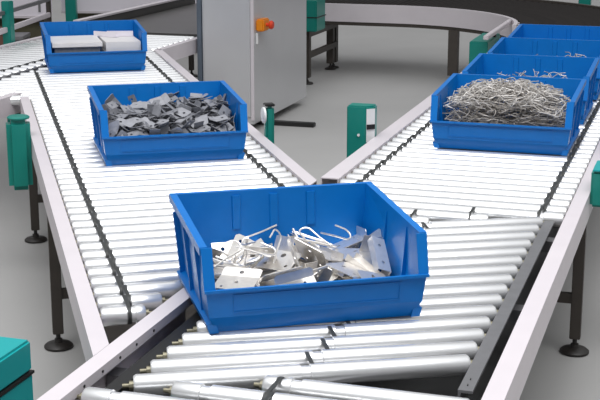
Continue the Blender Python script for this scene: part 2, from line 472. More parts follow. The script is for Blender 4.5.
# ------------------------------------------------------------------ pale machines in the background
def machine(label, x0, x1, y0, y1, zb, zt):
    t = thing('machine_housing', label, 'machine', ((x0 + x1) / 2, y0, 0)); w = (x1 - x0) / 2
    MB().box(-w, w, 0, y1 - y0, zb, zt).build('housing', M['pale'], t, bevel=.01)
    MB().box(-w + .05, w - .05, .12, y1 - y0, 0, zb).build('base', M['olive'], t)
    MB().box(w - .07, w - .05, -.006, 0, zb + .05, zt - .05).build('seam', M['railedge'], t)
    MB().box(-w, w, -.012, 0, zb, zb + .02).build('lower_edge', M['rail'], t)
machine('pale machine housing behind the guard rail at the top left corner', -3.6, -2.13, 11.0, 11.25, .50, 1.5)
machine('pale machine housing behind the dark belt conveyor, left of the cabinet', -2.3, -.75, 12.6, 13.4, .38, 1.5)
for (x, y, sx, sz, m, lab) in ((-2.52, 10.55, .17, .46, 'brown', 'brown crate under the pale machine at the left edge'),
                               (-2.27, 10.5, .06, .42, 'railedge', 'narrow grey crate between the brown crate and the dark post'),
                               (-2.82, 10.5, .10, .40, 'olive', 'olive crate at the far left under the pale machine')):
    t = thing('crate', lab, 'crate', (x, y, 0))
    MB().box(-sx, sx, -.15, .15, 0, sz - .03).build('box', M[m], t, bevel=.006)
    MB().box(-sx - .006, sx + .006, -.156, .156, sz - .03, sz).build('lid', M[m], t, bevel=.004)

# ------------------------------------------------------------------ blue open-front bins
def make_bin():
    r = thing('storage_bin', '', 'bin')
    T = .004
    def shell():
        mb = MB()
        def ring(off):
            b = .238 - off; m_ = .256 - off; t = .264 - off; bt = .258 - off
            fy = off
            return [(-b, .022 + fy, off), (b, .022 + fy, off), (b, .455 - fy, off), (-b, .455 - fy, off),
                    (-m_, .002 + fy, .042), (m_, .002 + fy, .042), (-t, -.004 + fy, .112), (t, -.004 + fy, .112),
                    (-t + .006, .022, .206), (t - .006, .022, .206), (bt, .470 - fy, .230), (-bt, .470 - fy, .230)]
        F = [(3, 2, 1, 0), (0, 1, 5, 4), (4, 5, 7, 6), (2, 3, 11, 10),
             (0, 4, 3), (4, 6, 8), (4, 8, 11), (3, 4, 11), (1, 2, 5), (5, 9, 7), (5, 10, 9), (2, 10, 5)]
        o, i = ring(0), ring(T)
        mb.add(o + i, F + [tuple(12 + k for k in reversed(f)) for f in F] +
               [(6, 7, 19, 18), (8, 6, 18, 20), (11, 8, 20, 23), (10, 11, 23, 22), (9, 10, 22, 21), (7, 9, 21, 19)])
        return mb
    shell().build('tub', M['blue'], r)
    # turned-out rim: two sides and the back
    mb = MB()
    for s in (-1, 1):
        pa, pb = Vector((s * .254, .026, .203)), Vector((s * .254, .472, .226))
        for (dx0, dx1, dz0, dz1) in ((0, .018, 0, .006), (.014, .018, -.014, 0)):
            vs = []
            for p in (pa, pb):
                for dx, dz in ((dx0, dz0), (dx1, dz0), (dx1, dz1), (dx0, dz1)): vs.append((p.x + s * dx, p.y, p.z + dz))
            mb.add(vs, [(0, 1, 2, 3), (7, 6, 5, 4), (0, 4, 5, 1), (1, 5, 6, 2), (2, 6, 7, 3), (3, 7, 4, 0)])
    mb.box(-.272, .272, .466, .484, .226, .232); mb.box(-.272, .272, .480, .484, .212, .226)
    mb.box(-.268, .268, -.012, -.004, .106, .113)
    mb.build('rim', M['blue'], r)
    # front flanges beside the opening
    for s in (-1, 1):
        mb = MB(); vs = []
        for (y, z, w0) in ((-.008, .108, .268), (.020, .208, .270)):
            for (x, dy) in ((w0, 0), (w0 - .026, 0), (w0 - .026, .004), (w0, .004)): vs.append((s * x, y + dy, z))
        mb.add(vs, [(0, 1, 2, 3), (7, 6, 5, 4), (0, 4, 5, 1), (1, 5, 6, 2), (2, 6, 7, 3), (3, 7, 4, 0)])
        mb.build('front_flange', M['blue'], r)
        # outer ribs and bottom ledge of the side
        for y in (.12, .28, .44):
            g = MB(); g.prism([(s * .236, .02), (s * .254, .02), (s * .270, .19), (s * .252, .20)], 'y', y - .003, y + .003); g.build('side_rib', M['blue'], r)
        g = MB(); g.prism([(s * .232, 0), (s * .254, 0), (s * .260, .022), (s * .240, .030)], 'y', .012, .462); g.build('bottom_ledge', M['blue'], r)
    for x in (-.10, 0, .10):
        g = MB(); g.add([(x - .012, .4595, .13), (x + .012, .4595, .13), (x + .012, .4650, .220), (x - .012, .4650, .220),
                         (x - .010, .4550, .13), (x + .010, .4550, .13), (x + .010, .4605, .220), (x - .010, .4605, .220)],
                        [(0, 1, 2, 3), (7, 6, 5, 4), (0, 4, 5, 1), (1, 5, 6, 2), (2, 6, 7, 3), (3, 7, 4, 0)])
        g.build('back_rib', M['blue'], r)
    # raised frame of the label field on the front
    g = MB()
    for (xa, xb, za, zb) in ((-.2, .2, .095, .0975), (-.2, .2, .052, .0545), (-.2, -.1975, .0545, .095), (.1975, .2, .0545, .095)):
        ya = lambda z: .0012 - .006 * (z - .042) / .07
        g.add([(xa, ya(za), za), (xb, ya(za), za), (xb, ya(zb), zb), (xa, ya(zb), zb),
               (xa, ya(za) - .0015, za), (xb, ya(za) - .0015, za), (xb, ya(zb) - .0015, zb), (xa, ya(zb) - .0015, zb)],
              [(0, 1, 2, 3), (7, 6, 5, 4), (0, 4, 5, 1), (1, 5, 6, 2), (2, 6, 7, 3), (3, 7, 4, 0)])
    g.build('label_field', M['blue'], r)
    for c in kids(r):
        for v in c.data.vertices: v.co.x *= 1.03
    return r

BINS = [  # frame, l of the front, n of the middle, label
    ('L', 2.852, .773, 'blue open-front bin in the foreground with bright sheet-metal brackets inside'),
    ('L', 4.765, .735, 'blue open-front bin on the left conveyor heaped with small grey metal plates'),
    ('L', 7.23, .690, 'blue open-front bin at the top left holding pale flat plates'),
    ('R', 5.000, -.750, 'blue open-front bin on the right full of tangled steel wire clips'),
    ('R', 5.690, -.755, 'second blue bin of the right-hand row, just behind the bin of wire clips'),
    ('R', 6.370, -.755, 'third blue bin of the right-hand row, touching the right picture edge'),
    ('R', 7.040, -.755, 'farthest blue bin of the right-hand row, by the curve conveyor'),
]
bin0 = make_bin()
bins = []
for i, (fr, l, n, lab) in enumerate(BINS):
    b = bin0 if i == 0 else copy_tree(bin0)
    b.location = (LP if fr == 'L' else RP)(l, n, ZT + .0005)
    b.rotation_euler = (0, 0, -AL if fr == 'L' else -AR)
    b['label'] = lab; b['group'] = 'blue open-front storage bins'
    bins.append(b)

# ------------------------------------------------------------------ small metal parts
def sheet_mesh(name, outline, holes, m, th=.0018, folds=()):
    """sheet-metal blank with round holes, folded about lines parallel to y: folds = [(x0, angle), ...]"""
    bm = bmesh.new(); es = []
    loops = [outline]
    for (cx, cy, r) in holes: loops.append([(cx + r * math.cos(2 * PI * k / 8), cy + r * math.sin(2 * PI * k / 8)) for k in range(8)])
    for lp in loops:
        vs = [bm.verts.new((x, y, 0)) for x, y in lp]
        es += [bm.edges.new((vs[i], vs[(i + 1) % len(vs)])) for i in range(len(vs))]
    bmesh.ops.triangle_fill(bm, use_beauty=True, use_dissolve=False, edges=es)
    for (x0, a) in folds:
        g = bm.verts[:] + bm.edges[:] + bm.faces[:]
        bmesh.ops.bisect_plane(bm, geom=g, plane_co=(x0, 0, 0), plane_no=(1, 0, 0))
    for f in bm.faces:
        if f.normal.z < 0: f.normal_flip()
    r = bmesh.ops.extrude_face_region(bm, geom=bm.faces[:])
    for v in [v for v in r['geom'] if isinstance(v, bmesh.types.BMVert)]: v.co.z += th
    for (x0, a) in sorted(folds, key=lambda t: -abs(t[0])):
        s = 1 if x0 > 0 else -1
        for v in bm.verts:
            d = (v.co.x - x0) * s
            if d > 1e-5:
                z = v.co.z; aa = a
                v.co.x = x0 + s * (d * math.cos(aa) - z * math.sin(aa)); v.co.z = d * math.sin(aa) + z * math.cos(aa)
    bmesh.ops.recalc_face_normals(bm, faces=bm.faces)
    c = Vector()
    for v in bm.verts: c += v.co
    c /= len(bm.verts)
    for v in bm.verts: v.co -= c
    me = bpy.data.meshes.new(name); bm.to_mesh(me); bm.free(); me.materials.append(m)
    return me
def rect(w, h, ch=0): 
    if not ch: return [(-w / 2, -h / 2), (w / 2, -h / 2), (w / 2, h / 2), (-w / 2, h / 2)]
    return [(-w / 2 + ch, -h / 2), (w / 2 - ch, -h / 2), (w / 2, -h / 2 + ch), (w / 2, h / 2 - ch), (w / 2 - ch, h / 2), (-w / 2 + ch, h / 2), (-w / 2, h / 2 - ch), (-w / 2, -h / 2 + ch)]
def wire_mesh(name, pts, r, m, seg=5):
    c = Vector()
    for p in pts: c += Vector(p)
    c /= len(pts)
    return MB().tube([Vector(p) - c for p in pts], r, seg).mesh(name, m, True)
def hook_pts(L, rad, turn=200, tail=.03):
    pts = [(-L, 0, 0), (-L * .5, .002, 0), (0, 0, 0)]
    for k in range(1, 9):
        a = math.radians(turn) * k / 8; pts.append((rad * math.sin(a), rad * (1 - math.cos(a)), .001 * k))
    a = math.radians(turn); e = Vector(pts[-1]); pts.append(tuple(e + Vector((math.cos(a), math.sin(a), 0)) * tail))
    return pts
BRACKETS = {
    'folded_plate': sheet_mesh('folded_plate', rect(.120, .098, .006), [(-.034, 0, .006), (.018, .022, .004), (.018, -.022, .004)], M['sheet'], folds=[(.034, 1.2)]),
    'angle_bracket': sheet_mesh('angle_bracket', rect(.120, .058), [(-.04, 0, .006), (.036, 0, .005)], M['sheet'], folds=[(.012, 1.5)]),
    'channel_bracket': sheet_mesh('channel_bracket', rect(.078, .115), [(0, .03, .005), (0, -.03, .005)], M['sheet'], folds=[(.019, 1.5), (-.019, 1.5)]),
    'flat_plate': sheet_mesh('flat_plate', rect(.110, .075, .01), [(-.035, .018, .005), (.035, .018, .005), (0, -.02, .008)], M['sheet']),
    'small_tab': sheet_mesh('small_tab', rect(.062, .046, .006), [(.008, 0, .007)], M['sheet'], folds=[(-.016, .9)]),
    'step_bracket': sheet_mesh('step_bracket', rect(.115, .05), [(-.038, 0, .006), (.042, 0, .005)], M['sheet'], folds=[(.022, 1.1), (-.018, -1.1)]),
    'wide_plate': sheet_mesh('wide_plate', rect(.105, .100, .005), [(.036, 0, .006), (-.012, .0, .005), (-.040, .030, .004)], M['sheet'], folds=[(.020, .3)]),
    'wire_hook': wire_mesh('wire_hook', hook_pts(.095, .022), .0036, M['sheet'], 6),
}
LONG_HOOK = wire_mesh('long_hook', hook_pts(.085, .017, 170, .03), .0024, M['sheet'], 6)
BR_LABEL = {
    'folded_plate': ('bright folded sheet-metal plate with holes, loose in the foreground blue bin', 'plate'),
    'angle_bracket': ('bright steel angle bracket with two holes, loose in the foreground blue bin', 'bracket'),
    'channel_bracket': ('bright U-shaped channel bracket, loose in the foreground blue bin', 'bracket'),
    'flat_plate': ('bright flat plate with clipped corners, loose in the foreground blue bin', 'plate'),
    'small_tab': ('small bright bent metal tab, loose in the foreground blue bin', 'tab'),
    'step_bracket': ('bright step-shaped metal bracket, loose in the foreground blue bin', 'bracket'),
    'wide_plate': ('wide bright three-hole plate lying on top of the parts in the foreground blue bin', 'plate'),
    'wire_hook': ('bright bent wire hook, loose in the foreground blue bin', 'hook'),
}
CLIPS = {
    'grey_plate': sheet_mesh('grey_plate', rect(.080, .050, .005), [(-.020, 0, .006)], M['sheetg'], .0016, folds=[(.012, .5)]),
    'grey_angle': sheet_mesh('grey_angle', rect(.078, .040), [(-.019, 0, .005)], M['sheetd'], .0016, folds=[(.008, 1.25)]),
    'grey_tab': sheet_mesh('grey_tab', rect(.062, .046, .010), [(.010, 0, .006)], M['sheetg'], .0016, folds=[(-.010, .8)]),
    'dark_plate': sheet_mesh('dark_plate', rect(.084, .034, .003), [(.024, 0, .005), (-.024, 0, .005)], M['sheetd'], .0016, folds=[(.003, .55)]),
}
CL_LABEL = {
    'grey_plate': ('grey bent metal plate with one hole, in the heap filling the middle left bin', 'plate'),
    'grey_angle': ('dark grey steel angle piece, in the heap filling the middle left bin', 'bracket'),
    'grey_tab': ('grey clipped-corner metal tab, in the heap filling the middle left bin', 'tab'),
    'dark_plate': ('dark narrow two-hole metal strip, in the heap filling the middle left bin', 'plate'),
}

def put(table, lib, labels, binroot, group):
    R = Matrix.Rotation(binroot.rotation_euler.z, 4, 'Z'); T = Matrix.Translation(binroot.location)
    first = {}
    for kind, p, e in table:
        m = T @ R @ (Matrix.Translation(p) @ Euler(e).to_matrix().to_4x4())
        o = link(kind, lib[kind]); o.matrix_world = m
        lab, cat = labels[kind]
        tag(o, lab, cat, group[kind] if isinstance(group, dict) else group)
def unpack(txt, kinds):
    out = []
    for row in txt.split(';'):
        t = row.split(',')
        out.append((kinds[int(t[0])], [int(v) / 1e4 for v in t[1:4]], [int(v) / 100 for v in t[4:7]]))
    return out
B1_KINDS = ['folded_plate', 'angle_bracket', 'channel_bracket', 'flat_plate', 'small_tab', 'step_bracket', 'wire_hook', 'wide_plate']
B2_KINDS = ['grey_plate', 'grey_angle', 'grey_tab', 'dark_plate']
B1 = unpack("7,-26,2040,1128,-193,38,126;2,2229,2069,1056,-256,36,12;1,-890,3110,1013,55,-309,-28;6,-692,3506,950,13,276,-109;6,1216,3729,946,-33,23,-26;7,-677,1313,936,-21,51,146;1,2200,2701,925,23,-26,166;0,2074,4085,911,-16,-33,3;6,-1191,3367,896,-97,66,143;7,-1718,1444,888,0,-15,105;0,610,2725,870,42,83,102;6,1198,4051,851,307,29,-40;2,982,2989,850,4,-21,-285;6,-1500,2690,848,-22,22,36;6,-283,1324,830,-13,37,266;3,1488,3183,824,-13,302,-74;6,-1696,3328,816,-40,12,-85;0,1372,1392,812,296,17,-97;3,-284,2901,810,-269,-7,-94;1,2,3290,806,4,182,64;0,-307,820,771,-22,-40,161;5,321,1979,768,-139,2,38;5,-1815,4051,734,82,74,299;6,-851,3760,701,-2,-23,18;1,180,4029,699,-4,-43,-255;5,2118,3182,699,-24,50,-150;4,-602,3256,698,11,270,98;1,-1340,1870,693,-230,-72,124;0,-1869,2870,685,15,5,-313;3,-641,3715,673,-307,-26,41;1,-891,2579,671,55,-77,248;2,-792,4130,669,-64,-222,-56;0,2363,3448,668,182,58,190;6,893,3835,660,83,92,-107;2,1779,1999,653,44,15,64;0,-579,1418,650,-311,1,-81;3,-1007,4290,644,-83,238,82;2,816,4524,624,137,-100,17;0,291,1537,615,224,-32,54;7,1818,977,614,31,-31,194;2,1396,2301,613,-13,25,-80;2,-2330,3958,609,41,249,23;3,1790,3946,586,234,-29,31;0,-1372,900,581,4,28,62;6,858,3382,556,22,30,187;2,530,2904,532,40,-11,182;5,1111,2199,530,25,70,58;2,-1543,1768,509,-304,68,-13;0,-1973,3014,499,-264,12,162;6,1174,3366,492,80,43,-181;1,139,723,491,274,-12,153;4,-1578,3762,476,-61,84,-159;4,-1390,2528,472,67,-37,297;1,-1447,4325,468,0,224,157;2,875,1091,468,24,36,-312;0,-832,3655,461,-5,302,-100;3,470,3935,461,-43,-6,-120;5,81,2750,460,-20,89,-146;1,-1535,3059,422,-17,51,-8;4,-1608,3572,415,-83,92,-186;1,1508,3304,405,-82,13,77;0,56,2122,401,3,40,-92;5,1556,2675,395,-26,67,-288;2,1353,4131,378,-62,142,129;2,144,3945,356,-35,-16,-173;4,689,3333,349,-32,12,-79;1,-2116,3705,345,66,13,-126;5,83,1289,345,100,49,-235;2,1993,3332,335,8,-105,45;2,1455,842,327,5,0,31;5,106,3338,317,-36,54,-210;4,236,1157,301,0,-215,201;5,-770,1600,293,-253,-54,-105;4,2125,4490,292,146,0,1;0,2103,1939,274,39,0,6;1,-1758,3944,269,0,-258,-200;1,-206,4175,269,0,-258,-7;1,-2003,1401,269,0,-258,-98;1,-981,997,269,-314,-56,-39;1,-999,2559,257,0,150,4;0,-841,3270,248,16,-9,-133;5,1987,4002,246,0,110,-309;5,-2142,2817,241,0,105,137;2,-1731,2361,235,0,314,-122;2,-845,2057,235,0,314,-154;5,952,1822,225,314,-93,61;2,724,2753,203,9,-32,-298;5,1306,809,174,-3,-263,98;5,-236,2984,171,0,55,-253;5,191,2399,171,0,55,-208;4,297,4282,170,-39,0,-164;2,1799,1373,168,0,45,-205;1,794,884,166,0,0,-58;3,1859,2217,146,19,0,89;3,1058,3951,137,20,314,54;4,488,2959,121,16,0,137;0,1561,2711,88,0,0,246;4,1133,3284,84,0,0,-74;4,287,3606,84,0,0,-67;4,149,554,84,0,0,212;3,-929,3614,70,314,0,-100", B1_KINDS)
